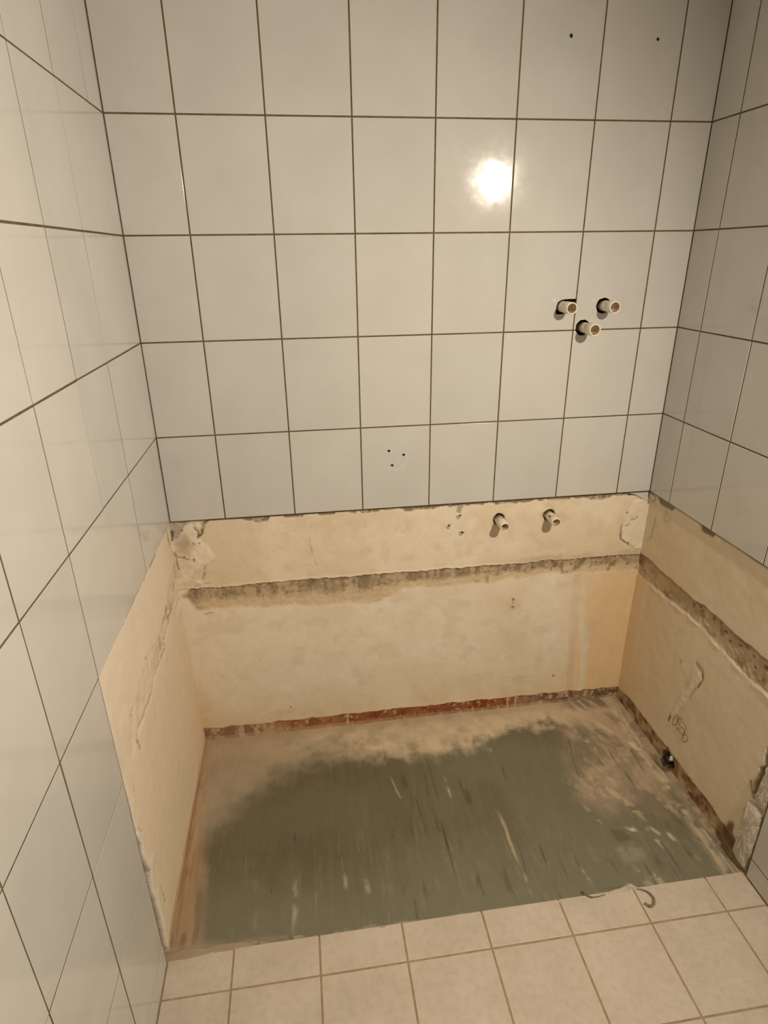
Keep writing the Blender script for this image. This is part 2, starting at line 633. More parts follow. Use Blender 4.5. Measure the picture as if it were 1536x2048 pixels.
for pl, w, s in (([(-0.089, 0.789), (-0.082, 0.777), (-0.081, 0.764)], 0.0035, 0.8), ([(-0.067, 0.795), (-0.074, 0.767), (-0.085, 0.756)], 0.0038, 0.9),
                 ([(-0.154, 0.800), (-0.158, 0.778), (-0.160, 0.752)], 0.006, 1.0),
                 ([(-0.157, 0.712), (-0.153, 0.655)], 0.003, 0.6), ([(-0.15, 0.695), (-0.118, 0.689), (-0.103, 0.681)], 0.0022, 0.55),
                 ([(0.241, 0.772), (0.231, 0.723), (0.255, 0.619), (0.262, 0.592)], 0.0013, 0.35),
                 ([(-0.045, 0.692), (-0.077, 0.656), (-0.087, 0.611)], 0.0018, 0.45),
                 ([(-0.115, 0.592), (-0.09, 0.596), (-0.07, 0.603)], 0.002, 0.5),
                 ([(-0.10, 0.497), (-0.075, 0.500)], 0.002, 0.5)):
    m = (1 - ss(w * 0.2, w * 1.4, line_d(UW, VW, pl) + 0.004 * (n3 - 0.5))) * ss(0.30, 0.52, n2 + 0.3 * (n3 - 0.5))
    P.mix(MOULD_SHADOW_DK * 0.9, m * s)
    D = D + m * 0.0025 * s
for cu, cv, r in ((-0.099, 0.736, 0.003), (-0.083, 0.738, 0.0028), (-0.134, 0.695, 0.0034), (-0.103, 0.681, 0.0038), (-0.127, 0.782, 0.0036),
                  (0.895, 0.452, 0.004), (0.893, 0.441, 0.003), (0.896, 0.420, 0.0055), (1.063, 0.120, 0.004), (0.135, 0.106, 0.0025), (1.249, 0.735, 0.003)):
    m = spot(UW, VW, cu, cv, r * 1.4, 0.7, 1.0, 0.7)
    P.mix(MOULD_SHADOW_DK, m * 0.8)
    D = D + m * 0.002
m = spot(UW, VW, 0.90, 0.43, 0.035, 0.9)
P.mix(TAN, m * 0.35)
# pale patch with a crack in the right-hand corner
d = sdf(UW, VW, [(1.36, 0.80), (1.264, 0.778), (1.250, 0.723), (1.238, 0.680), (1.241, 0.655), (1.255, 0.635), (1.294, 0.607), (1.36, 0.60)]) + 0.008 * (n2 - 0.5)
m = 1 - ss(-0.006, 0.002, d)
P.mix(WHITE_PL, m * 0.75 * above * (0.5 + 0.5 * ss(0.3, 0.6, n2)))
D = D - m * above * 0.003 + m * 0.004 * (n2 - 0.5)
m = 1 - ss(0.001, 0.0032, line_d(UW, VW, [(1.2385, 0.690), (1.2385, 0.665), (1.243, 0.652), (1.256, 0.635), (1.272, 0.620)]))
P.mix(MOULD_SHADOW_DK, m * 0.85)
D = D + m * 0.003
for pl in ([(1.266, 0.715), (1.279, 0.714), (1.283, 0.722)], [(1.254, 0.692), (1.262, 0.697)]):
    m = 1 - ss(0.001, 0.004, line_d(UW, VW, pl))
    P.mix(MOULD, m * 0.7)
# hairline arch and grainy lower half
m = 1 - ss(0.0006, 0.0022, line_d(UW, VW, [(0.635, 0.129), (0.69, 0.147), (0.741, 0.159), (0.77, 0.165), (0.80, 0.166), (0.84, 0.160), (0.886, 0.146), (0.96, 0.122), (1.037, 0.101)]))
P.mix(CREAM_LT * 1.02, m * 0.55 * ss(0.35, 0.55, n2))
D = D - m * 0.0009 * ss(0.35, 0.55, n2)
# around the two lower pipes and the drilled holes
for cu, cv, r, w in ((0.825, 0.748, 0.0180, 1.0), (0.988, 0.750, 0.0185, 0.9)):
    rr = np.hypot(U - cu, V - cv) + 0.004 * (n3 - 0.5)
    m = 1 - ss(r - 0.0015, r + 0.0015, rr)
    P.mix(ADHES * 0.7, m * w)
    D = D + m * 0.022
    P.mix(TAN, spot(UW, VW, cu, cv, 0.045, 0.8) * 0.35 * ss(0.35, 0.6, n2))
    D = D + spot(UW, VW, cu, cv, 0.028, 0.7) * 0.0015
P.mix(TAN, spot(UW, VW, 0.985, 0.765, 0.09, 0.9) * ss(0.48, 0.65, n2) * 0.55)
for cu, cv in ((0.703, 0.763), (0.670, 0.735), (0.711, 0.712)):  # drilled holes, the shade inside painted near-black
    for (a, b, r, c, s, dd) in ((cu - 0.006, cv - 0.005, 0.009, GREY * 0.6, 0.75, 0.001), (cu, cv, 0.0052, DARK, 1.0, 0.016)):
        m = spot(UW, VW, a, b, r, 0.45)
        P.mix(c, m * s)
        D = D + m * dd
m = 1 - ss(0.004, 0.011, line_d(UW, VW, [(0.70, 0.80), (0.697, 0.780)]) + 0.006 * (n2 - 0.5))
P.mix(GREY * 0.55, m * 0.75)
D = D + m * 0.003
# rust-red strip along the foot of the wall
r_top = 0.045 + 0.010 * (fbm(U, U * 0 + 7, 30, 61, 3) - 0.5) - 0.008 * ss(1.0, 1.3, U)
rust = 1 - ss(-0.0035, 0.0025, V - r_top + 0.005 * (n3 - 0.5))
D = D + rust * 0.0035
q1 = ss(0.0, 0.16, U) * ss(1.02, 0.88, U)            # the strong red part
P.mix(TAN * 1.05, rust)
scr = ss(0.40, 0.62, st * 0.65 + n3 * 0.35)
P.mix(RUST_OR, rust * (0.2 + 0.8 * q1) * 0.85)
P.mix(RUST, rust * ss(0.26, 0.36, U) * q1 * (0.45 + 0.5 * ss(0.4, 0.6, n2)))
P.mix(RUST_DK * 1.4, rust * (1 - q1) * scr * 0.75)
P.mix(RUST_DK, rust * q1 * ss(0.50, 0.68, fbm(U, V, 45, 68, 4)) * 0.6)
P.mix(RUST_OR, rust * q1 * ss(0.58, 0.70, fbm(U, V, 60, 71, 4)) * 0.55)
P.mix(TAN, rust * q1 * ss(0.66, 0.72, fbm(U, V, 85, 73, 3)) * 0.7)
P.mix(RUST_DK, rust * ss(0.92, 1.05, U) * ss(0.42, 0.60, fbm(U, V, 50, 66, 4)) * 0.85)
P.mix(DARK * 2, rust * ss(0.97, 1.1, U) * (1 - ss(0.003, 0.006, V - 0.008 * n2 - 0.003)) * ss(0.42, 0.5, n2) * 0.9)
for cu in (0.328, 0.905, 0.935):
    P.mix(TAN, rust * (1 - ss(0.002, 0.006, np.abs(U - cu) + 0.004 * (n3 - 0.5))) * 0.8)
P.mix(TAN, rust * ss(0.012, 0.004, V + 0.01 * (n3 - 0.5)) * 0.4)
Pos = np.stack([U, D, V], -1)
sheet('plaster', Pos, P.c, M_PLASTER, wall_back)

# ---- left wall
wall_left = link('wall_left', boxes('wall_left', [
    (XL - 0.06, XL - 0.0010, YF, 0.0017, ZE, ZC),
    (XL - 0.06, XL - 0.0010, YF, YE - 0.003, -0.03, ZE),
    (XL - 0.06, XL - 0.045, YE - 0.003, 0.06, -0.03, ZE)]), M_GROUT, None, 'structure')
ys = [0.0] + [-0.105 - 0.2 * k for k in range(9)]
zl = [0.0, 0.0615] + [ZE - TH * k for k in (2, 1, 0)]
zl = [0.0, ZE - 3 * TH, ZE - 2 * TH, ZE - TH, ZE]


def side_tiles(side, parent):
    for i in range(len(ys) - 1):
        for k in range(len(zs) - 1):
            place_tile(side, ys[i + 1], ys[i], zs[k], zs[k + 1], parent)
        if ys[i] < -0.6:
            for k in range(len(zl) - 1):
                place_tile(side, ys[i + 1], ys[i], zl[k], zl[k + 1], parent)


side_tiles('left', wall_left)
link('tile_field', boxes('tile_field', [(XL - 0.01, XL, YF, ys[-1] - J / 2, 0, ZC)]), M_TILE, wall_left)

U, V = grid(YE - 0.012, 0.03, -0.012, ZE + 0.012, 0.0024)
n1 = fbm(U, V, 6, 101, 4)
n2 = fbm(U, V, 30, 105, 4)
n3 = fbm(U, V, 90, 109, 3)
UW, VW = warp(U, V, 509)
c_lo = np.interp(U, [-0.60, -0.57, -0.41, -0.33, -0.23, -0.13, 0.0], [0.535, 0.540, 0.544, 0.552, 0.555, 0.578, 0.58])
c_hi = np.interp(U, [-0.65, -0.56, -0.45, -0.374, -0.30, -0.20, -0.09, 0.0], [0.57, 0.616, 0.625, 0.636, 0.611, 0.622, 0.660, 0.68])
fade = ss(-0.66, -0.55, U)
band = ss(-0.004, 0.006, V - c_lo + 0.006 * (n2 - 0.5)) * (1 - ss(-0.004, 0.004, V - c_hi + 0.008 * (n2 - 0.5))) * fade
D = np.interp(V, [0, 0.12, 0.3, 0.55, 0.62, 0.8], [0.002, 0.004, 0.006, 0.009, 0.0075, 0.005]) + 0.004 * (n1 - 0.5) + 0.0012 * (n2 - 0.5)
D = D + band * (0.002 + 0.004 * (n2 - 0.5)) + ss(0.02, 0.0, np.abs(V - 0.55)) * ss(-0.10, -0.02, U) * 0.006
P = Paint(U.shape, PINK)
P.mix(CREAM_LT, ss(0.45, 0.7, n1) * 0.4)
P.mix(CREAM, (1 - ss(0.50, 0.56, V)) * 0.55)
P.mix(YELLOW, (1 - ss(0.1, 0.5, V)) * ss(-0.22, 0.0, U) * 0.6)
P.mix(CREAM, band * 0.3)
P.mix(TAN, band * ss(0.48, 0.68, n2) * 0.35)
P.mix(WHITE_PL, band * ss(0.55, 0.40, n2) * 0.3)
P.mix(MOULD, band * ss(0.56, 0.70, fbm(U, V, 45, 141, 4, su=0.5)) * ss(-0.45, -0.12, U) * 0.7)
P.mix(CREAM, ss(-0.16, -0.04, U) * ss(0.5, 0.6, V) * 0.5)
low = [(-0.10, 0.585), (-0.133, 0.579), (-0.229, 0.567), (-0.228, 0.546), (-0.328, 0.553), (-0.413, 0.544), (-0.497, 0.546), (-0.547, 0.549), (-0.569, 0.537), (-0.553, 0.507)]
for pl, w, s in ((low, 0.0038, 0.55), ([(-0.374, 0.635), (-0.407, 0.638), (-0.449, 0.629)], 0.0024, 0.6),
                 ([(-0.179, 0.63), (-0.247, 0.612), (-0.299, 0.611)], 0.0028, 0.55), ([(-0.556, 0.619), (-0.575, 0.622), (-0.569, 0.609)], 0.003, 0.8),
                 ([(-0.09, 0.66), (-0.14, 0.64)], 0.003, 0.5), ([(-0.06, 0.655), (-0.10, 0.63)], 0.003, 0.5),
                 ([(-0.634, 0.487), (-0.641, 0.469)], 0.0042, 0.8), ([(-0.690, 0.400), (-0.672, 0.395), (-0.648, 0.366)], 0.003, 0.6),
                 ([(-0.628, 0.155), (-0.619, 0.096)], 0.003, 0.6), ([(-0.022, 0.80), (-0.022, 0.77), (-0.012, 0.745)], 0.006, 0.95),
                 ([(-0.002, 0.74), (-0.002, 0.64)], 0.004, 0.3)):
    m = 1 - ss(w * 0.4, w * 1.4, line_d(UW, VW, pl) + 0.005 * (n3 - 0.5) + 0.004 * (n2 - 0.5))
    P.mix(MOULD * 0.8, m * s)
    D = D + m * 0.004 * s
for cu, cv, r in ((-0.145, 0.587, 0.006), (-0.209, 0.603, 0.005), (-0.19, 0.583, 0.004), (-0.235, 0.575, 0.005)):
    m = spot(UW, VW, cu, cv, r, 0.8, 0.55, 1)
    P.mix(MOULD_SHADOW_DK, m * 0.7)
    D = D + m * 0.003
# dark chips along the lower edge of the tiles above
topd = ZE - V
for ua, ub, dd in ((-0.17, -0.255, 0.016), (-0.305, -0.320, 0.013), (-0.36, -0.385, 0.012), (-0.40, -0.47, 0.008), (-0.50, -0.64, 0.0075), (-0.08, -0.02, 0.004)):
    lo, hi = min(ua, ub), max(ua, ub)
    m = ss(0, 0.006, U - lo) * ss(0, 0.006, hi - U) * (1 - ss(-0.001, 0.001, topd - dd - 0.006 * (n3 - 0.5)))
    P.mix(ADHES * 0.8, m * 0.9)
    D = D + m * 0.004
# broken white edge against the front tiles
ed = U - (YE + np.interp(V, [0, 0.1, 0.2, 0.26, 0.32, 0.4, 0.5, 0.56], [0.012, 0.016, 0.018, 0.027, 0.013, 0.008, 0.006, 0.0]) + 0.014 * (fbm(V, V * 0, 28, 131, 3) - 0.5))
lowm = 1 - ss(0.50, 0.56, V)
ed = ed - 0.006
gap = (1 - ss(-0.0015, 0.0015, ed)) * lowm
wh = (1 - ss(0.010, 0.034, ed + 0.03 * (n2 - 0.5))) * lowm
P.mix(WHITE_PL, wh * 0.85)
D = D - wh * 0.003
P.mix(MOULD_SHADOW_DK * 0.7, gap * 0.95)
D = D + gap * 0.016
P.mix(GREY, gap * ss(0.28, 0.25, np.abs(V - 0.02)) * ss(0.22, 0.24, V) * ss(0.32, 0.30, V) * 0.8)
# above, the plaster is feathered onto the tile edge
up = ss(0.54, 0.62, V) * (1 - ss(0.0, 0.05, U - YE))
D = D - up * 0.003
# rust at the foot
rust = 1 - ss(-0.006, 0.012, V - 0.012 + 0.02 * (n2 - 0.5))
P.mix(RUST_OR * 1.3, rust * 0.55 * ss(-0.05, -0.2, U))
P.mix(TAN, rust * 0.5)
Pos = np.stack([XL - D, U, V], -1)
sheet('plaster', Pos[::-1], P.c[::-1], M_PLASTER, wall_left)

# ---- right wall
wall_right = link('wall_right', boxes('wall_right', [
    (XR + 0.0010, XR + 0.06, YF, 0.0017, ZE, ZC),
    (XR + 0.0010, XR + 0.06, YF, YE - 0.003, -0.03, ZE),
    (XR + 0.050, XR + 0.06, YE - 0.003, 0.06, -0.03, ZE)]), M_GROUT, None, 'structure')
side_tiles('right', wall_right)
link('tile_field', boxes('tile_field', [(XR, XR + 0.01, YF, ys[-1] - J / 2, 0, ZC)]), M_TILE, wall_right)

U, V = grid(YE - 0.012, 0.03, -0.012, ZE + 0.012, 0.0024)
n1 = fbm(U, V, 6, 201, 4)
n2 = fbm(U, V, 30, 205, 4)
n3 = fbm(U, V, 90, 209, 3)
UW, VW = warp(U, V, 609)
st = fbm(U, V, 60, 213, 3, su=1.0, sv=0.2)
g_top = 0.590 + 0.016 * (fbm(U, U * 0, 18, 221, 4) - 0.5)
g_bot = np.interp(U, [-0.7, -0.61, -0.47, -0.33, -0.21, 0], [0.508, 0.508, 0.510, 0.527, 0.521, 0.516]) + 0.014 * (fbm(U, U * 0 + 3, 20, 225, 4) - 0.5)
above = ss(-0.003, 0.003, V - g_top)
groove = (1 - above) * ss(-0.004, 0.004, V - g_bot)
below = (1 - above) * (1 - groove)
D = 0.0065 + 0.004 * (n1 - 0.5) + 0.001 * (n2 - 0.5) + (1 - above) * 0.0030 + groove * (0.0025 + 0.005 * (n3 - 0.5))
ridge = np.exp(-((V - g_bot + 0.007) / 0.006) ** 2) * ss(0.0, -0.15, U)
D = D - ridge * 0.0026 * ss(0.30, 0.65, n2)
P = Paint(U.shape, CREAM * 0.97)
P.mix(CREAM_LT, ss(0.5, 0.7, n1) * 0.3)
P.mix(CREAM_LT * 0.97, below * ss(-0.05, -0.35, U) * 0.4)
P.mix(YELLOW, below * ss(-0.16, -0.02, U) * 0.55)
P.mix(WHITE_PL * 0.95, below * (1 - ss(0.004, 0.014, np.abs(U + 0.055 + 0.02 * (n1 - 0.5)))) * ss(0.1, 0.3, V) * 0.45)
P.mix(WHITE_PL, ridge * 0.55 * ss(0.35, 0.6, n2))
P.mix(TAN * 0.95, groove * 0.95)
gf = np.clip((V - g_bot) / (g_top - g_bot + 1e-4), 0, 1)
P.mix(MOULD * 1.1, groove * (0.12 + 0.55 * ss(0.36, 0.66, n2 + 0.25 * (gf - 0.5))))
P.mix(MOULD_SHADOW_DK, groove * ss(0.56, 0.78, fbm(U, V, 34, 241, 5)) * 0.6)
P.mix(MOULD_SHADOW_DK, groove * ss(0.80, 1.0, gf + 0.4 * (n3 - 0.5)) * 0.5)  # step shadow painted along the top of this groove too
P.mix(MOULD_SHADOW_DK, groove * ss(-0.06, 0.0, U) * 0.4 * ss(0.35, 0.6, n2))
P.mix(WHITE_PL * 0.9, above * ss(0.06, 0.01, V - g_top + 0.06 * (n2 - 0.5)) * ss(-0.25, -0.33, U) * 0.35)
for cu, cv, r in ((-0.316, 0.578, 0.006), (-0.305, 0.583, 0.005), (-0.284, 0.568, 0.008), (-0.325, 0.570, 0.005), (-0.405, 0.577, 0.005), (-0.372, 0.575, 0.007),
                  (-0.43, 0.571, 0.006), (-0.487, 0.566, 0.006), (-0.45, 0.556, 0.005), (-0.534, 0.570, 0.006), (-0.579, 0.566, 0.007), (-0.55, 0.545, 0.005), (-0.61, 0.56, 0.006)):
    m = spot(UW, VW, cu, cv, r * 1.15, 0.85)
    P.mix(DARK * 2.5, m * 0.75)
    D = D + m * 0.004
# chips below the tiles
topd = ZE - V
chip_w = 0.0035 + 0.018 * np.maximum(0, fbm(U, U * 0 + 5, 13, 251, 4) - 0.55)
for ca, cb, dd in ((-0.135, -0.03, 0.020), (-0.322, -0.248, 0.020)):
    t = (U - ca) / (cb - ca)
    chip_w = np.maximum(chip_w, (dd + 0.012 * (n2 - 0.5)) * ss(0, 0.22, t) * ss(1.0, 0.75, t))
chip = 1 - ss(-0.0015, 0.002, topd - chip_w)
D = D + chip * 0.006
P.mix(ADHES, chip * 0.9)
P.mix(GREY * 0.62, chip * ss(-0.16, -0.13, U) * ss(-0.03, -0.05, U) * 0.75)
for cu, cv, r in ((-0.150, 0.785, 0.012), (-0.235, 0.80, 0.007), (-0.335, 0.797, 0.007), (-0.125, 0.768, 0.012)):
    m = spot(UW, VW, cu, cv, r, 0.6) * ss(0.35, 0.55, n3)
    P.mix(WHITE_PL, m * 0.8)
P.mix(GREY * 0.7, spot(UW, VW, -0.105, 0.762, 0.03, 0.8) * ss(0.45, 0.6, n2) * 0.6)
m = 1 - ss(0.001, 0.006, line_d(UW, VW, [(-0.045, 0.735), (-0.036, 0.67), (-0.025, 0.65)]) + 0.005 * (n3 - 0.5))
P.mix(MOULD, m * 0.6)
P.mix(WHITE_PL * 0.85, ss(-0.05, -0.02, U) * above * ss(0.35, 0.6, n2) * 0.5)
# filled chase running down to the old drain
ch = [(-0.372, 0.385), (-0.34, 0.306), (-0.300, 0.178)]
d = line_d(UW, VW, ch)
m = 1 - ss(0.003, 0.012, d + 0.006 * (n2 - 0.5))
P.mix(WHITE_PL * 0.95, m * 0.6)
D = D - m * 0.0022
for pl, w, s, c in (([(-0.352, 0.409), (-0.376, 0.405), (-0.385, 0.392)], 0.011, 0.65, MOULD), ([(-0.384, 0.398), (-0.388, 0.372), (-0.378, 0.345)], 0.0035, 0.85, MOULD_SHADOW_DK),
                    ([(-0.378, 0.345), (-0.366, 0.318), (-0.355, 0.29)], 0.005, 0.5, MOULD), ([(-0.35, 0.27), (-0.325, 0.19)], 0.010, 0.25, TAN),
                    ([(-0.345, 0.38), (-0.325, 0.31)], 0.006, 0.3, TAN)):
    m = 1 - ss(w * 0.3, w * 1.2, line_d(UW, VW, pl) + 0.006 * (n2 - 0.5))
    P.mix(c, m * s)
    if s > 0.6:
        D = D + m * 0.002
P.mix(MOULD, spot(UW, VW, -0.288, 0.371, 0.010, 0.9) * 0.6)
m = 1 - ss(0.0015, 0.0050, line_d(UW, VW, [(-0.292, 0.176), (-0.286, 0.141)]))
P.mix(MOULD_SHADOW_DK, m * 0.9)
D = D + m * 0.004
for cu, cv, r in ((-0.36, 0.06, 0.005), (-0.38, 0.052, 0.004), (-0.60, 0.19, 0.006), (-0.42, 0.12, 0.003), (-0.45, 0.09, 0.003)):
    P.mix(MOULD, spot(UW, VW, cu, cv, r, 0.8) * 0.45)
# rust strip at the foot
r_top = 0.052 + 0.012 * (fbm(U, U * 0 + 7, 24, 261, 3) - 0.5) - 0.012 * ss(-0.08, 0.0, U) - 0.006 * ss(-0.5, -0.65, U)
rust = 1 - ss(-0.004, 0.003, V - r_top + 0.006 * (n3 - 0.5))
D = D + rust * 0.003
P.mix(TAN * 0.85, rust)
P.mix(np.array((.27, .12, .05)), rust * ss(0.34, 0.64, fbm(U, V, 34, 273, 5)) * 0.75)
P.mix(RUST_DK, rust * ss(0.48, 0.70, fbm(U, V, 40, 271, 5)) * 0.75)
P.mix(TAN, rust * ss(0.60, 0.74, fbm(U, V, 55, 275, 4, su=1.0, sv=0.3)) * 0.5)
m = spot(UW, VW, -0.616, 0.03, 0.042, 0.6, 1.1, 1.0)
P.mix(RUST_DK, np.clip(m + spot(UW, VW, -0.614, 0.066, 0.024, 0.7, 1.4, 0.7), 0, 1) * 0.85)
# drain hole
P.mix(MOULD_SHADOW_DK, spot(UW, VW, -0.325, 0.02, 0.055, 0.9) * ss(0.35, 0.55, n2) * 0.8)
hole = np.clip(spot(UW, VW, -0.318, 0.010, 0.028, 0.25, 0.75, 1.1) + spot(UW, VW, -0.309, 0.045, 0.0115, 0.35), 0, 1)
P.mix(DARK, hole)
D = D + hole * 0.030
# broken front edge: crack beside the loose lumps
cr = [(-0.635, 0.246), (-0.649, 0.214)], [(-0.652, 0.212), (-0.651, 0.25), (-0.655, 0.31), (-0.660, 0.335), (-0.653, 0.375), (-0.66, 0.40), (-0.665, 0.46)]
for pl, w in ((cr[0], 0.004), (cr[1], 0.0075)):
    m = 1 - ss(w * 0.5, w * 1.1, line_d(UW, VW, pl) + 0.008 * (n2 - 0.5))
    P.mix(ADHES * 0.8, m * 0.95)
    D = D + m * 0.010
m = ss(-0.658, -0.666, U + 0.01 * (n2 - 0.5)) * ss(0.60, 0.40, V)
P.mix(np.array((0.52, 0.42, 0.33)), m)
Pos = np.stack([XR + D, U, V], -1)
sheet('plaster', Pos, P.c, M_PLASTER, wall_right)


def lump(name, poly, x0, x1, seed, mat, parent, axis='right'):
    """an angular broken piece: outline in (y, z), from the wall plane out into the room"""
    rng = random.Random(seed)
    bm = bmesh.new()
    cy = sum(p[0] for p in poly) / len(poly)
    cz = sum(p[1] for p in poly) / len(poly)
    loops = []
    for t, sc in ((0, 1.0), (0.5, 0.97), (0.85, 0.82), (1.0, 0.55)):
        x = x0 + (x1 - x0) * t
        loops.append([bm.verts.new((x + rng.uniform(-1, 1) * 0.0022, cy + (p[0] - cy) * sc + rng.uniform(-1, 1) * 0.0014,
                                    cz + (p[1] - cz) * sc + rng.uniform(-1, 1) * 0.0018)) for p in poly])
    n = len(poly)
    for a, b in zip(loops, loops[1:]):
        for k in range(n):
            bm.faces.new((a[k], a[(k + 1) % n], b[(k + 1) % n], b[k]))
    c = bm.verts.new((x1 + (x1 - x0) * 0.03, cy, cz))
    for k in range(n):
        bm.faces.new((loops[-1][k], loops[-1][(k + 1) % n], c))
    bm.faces.new(loops[0][::-1])
    bmesh.ops.triangulate(bm, faces=[f for f in bm.faces if len(f.verts) > 3])
    bmesh.ops.subdivide_edges(bm, edges=bm.edges[:], cuts=1)
    amp = min(0.0011, 0.02 * max(abs(poly[0][0] - cy), abs(poly[0][1] - cz)))
    for v in bm.verts:
        v.co += Vector((rng.uniform(-1, 1), rng.uniform(-1, 1), rng.uniform(-1, 1))) * amp
    me = bm_mesh(bm, name)
    return link(name, me, mat, parent)


def densify(poly, n=3, jit=0.0015, seed=1):
    rng = random.Random(seed)
    out = []
    for (a, b), (c, d) in zip(poly, poly[1:] + poly[:1]):
        for k in range(n):
            t = k / n
            j = jit if k else 0
            out.append((a + (c - a) * t + rng.uniform(-j, j), b + (d - b) * t + rng.uniform(-j, j)))
    return out


lo_p = densify([(-0.646, 0.010), (-0.645, 0.07), (-0.640, 0.155), (-0.644, 0.203), (-0.672, 0.212), (-0.698, 0.207), (-0.702, 0.17), (-0.703, 0.09), (-0.694, 0.006), (-0.67, 0.003)], 3, 0.002, 4)
o = lump('plaster_lump', lo_p, XR + 0.015, XR - 0.008, 3, M_BROKEN, wall_right)
o['label'] = 'lower jagged white lump of broken plaster'
up_p = densify([(-0.658, 0.222), (-0.662, 0.28), (-0.667, 0.34), (-0.69, 0.40), (-0.702, 0.38), (-0.704, 0.28), (-0.700, 0.216), (-0.675, 0.212)], 3, 0.002, 9)
o = lump('plaster_lump', up_p, XR + 0.015, XR - 0.001, 8, M_BROKEN, wall_right)
o['label'] = 'upper jagged lump of broken plaster'

# crayon loops and the bits of the old drain on the right wall
scr = [[(-0.312, 0.194), (-0.326, 0.194), (-0.328, 0.182), (-0.327, 0.168), (-0.315, 0.15), (-0.308, 0.154), (-0.311, 0.175), (-0.318, 0.188)],
       [(-0.329, 0.196), (-0.344, 0.204), (-0.343, 0.195), (-0.331, 0.19), (-0.332, 0.175), (-0.34, 0.172), (-0.356, 0.176), (-0.368, 0.171), (-0.366, 0.155), (-0.355, 0.157), (-0.339, 0.153), (-0.331, 0.156), (-0.348, 0.167)],
       [(-0.337, 0.18), (-0.348, 0.192), (-0.36, 0.195), (-0.369, 0.188), (-0.365, 0.167), (-0.364, 0.148), (-0.362, 0.133), (-0.374, 0.139), (-0.385, 0.157), (-0.382, 0.167), (-0.371, 0.17)]]
for s in scr:
    pts = smooth_line([(XR + 0.0088, y, z) for y, z in s], 5)
    link('crayon_scribble', tube('crayon_scribble', pts, 0.0007, 6), M_PENCIL, wall_right)
ce = lump('white_chip', densify([(-0.323, 0.022), (-0.334, 0.020), (-0.343, 0.034), (-0.337, 0.046), (-0.328, 0.040)], 2, 0.001, 5), XR + 0.018, XR + 0.009, 6, M_WHITE, wall_right)
dr = link('drain_pipe_end', lathe('drain_pipe_end', [(0.013, 0), (0.013, 0.03), (0.0105, 0.03), (0.0105, 0.0)], 20, True), M_BLACK, wall_right)
dr.location = (XR + 0.036, -0.315, 0.010)
dr.rotation_euler = (0, -math.pi / 2, 0)


def shard(name, pts3, thick_dir, mat, parent):
    bm = bmesh.new()
    a = [bm.verts.new(p) for p in pts3]
    b = [bm.verts.new(Vector(p) + Vector(thick_dir)) for p in pts3]
    n = len(a)
    for k in range(n):
        bm.faces.new((a[k], a[(k + 1) % n], b[(k + 1) % n], b[k]))
    bm.faces.new(a[::-1])
    bm.faces.new(b)
    return link(name, bm_mesh(bm, name), mat, parent)


# slivers of broken tile left in the right-hand corner
o = shard('tile_shard', [(1.246, 0.0008, ZE - 0.004), (1.3085, 0.0008, ZE - 0.004), (1.3085, 0.0008, ZE - 0.033), (1.292, 0.0008, ZE - 0.024), (1.268, 0.0008, ZE - 0.010)],
          (0, 0.008, 0), M_TILE, wall_back)
o = shard('tile_shard', [(XR - 0.0008, -0.004, ZE - 0.006), (XR - 0.0008, -0.028, ZE - 0.010), (XR - 0.0008, -0.028, ZE - 0.020), (XR - 0.0008, -0.016, ZE - 0.030), (XR - 0.0008, -0.004, ZE - 0.030)],
          (0.008, 0, 0), M_BROKEN, wall_right)

# ---- floor
floor = link('floor', boxes('floor', [
    (XL - 0.06, XR + 0.06, YF, YE + 0.004, -0.06, -0.0022),
    (XL - 0.06, XR + 0.06, YE + 0.004, 0.06, -0.06, -0.035)]), M_FGROUT, None, 'structure')
fx = [XL] + [0.2 * k - 0.002 for k in range(7)] + [XR]
fx = [XL, -0.003, 0.198, 0.3995, 0.601, 0.8025, 1.003, 1.2035, XR]
fy = [-0.692, -0.784, -0.9855, -1.187, -1.3885, -1.59, -1.7915]


def floor_tile_mesh(w, d):
    key = ('f', round(w, 4), round(d, 4))
    if key not in _tiles:
        bm = bmesh.new()
        bev = 0.0016
        loops = []
        for ins, z in ((0, -0.010), (0, -bev), (bev * 0.3, -bev * 0.3), (bev, 0)):
            x, y = w / 2 - ins, d / 2 - ins
            loops.append([bm.verts.new(p) for p in ((-x, -y, z), (x, -y, z), (x, y, z), (-x, y, z))])
        for a, b in zip(loops, loops[1:]):
            for k in range(4):
                bm.faces.new((a[k], a[(k + 1) % 4], b[(k + 1) % 4], b[k]))
        bm.faces.new(loops[-1])
        bm.faces.new(loops[0][::-1])
        me = bm_mesh(bm, 'floor_tile')
        me.materials.append(M_FTILE)
        _tiles[key] = me
    return _tiles[key]


FJ = 0.0038
for i in range(len(fx) - 1):
    for k in range(len(fy) - 1):
        o = link('floor_tile', floor_tile_mesh(fx[i + 1] - fx[i] - FJ, fy[k] - fy[k + 1] - FJ), None, floor)
        o.location = ((fx[i] + fx[i + 1]) / 2, (fy[k] + fy[k + 1]) / 2, random.gauss(0, 0.0002))
        o.rotation_euler = (random.gauss(0, 0.001), random.gauss(0, 0.001), 0)
link('tile_field', boxes('tile_field', [(XL, XR, YF, fy[-1] - FJ / 2, -0.01, 0)]), M_FTILE, floor)

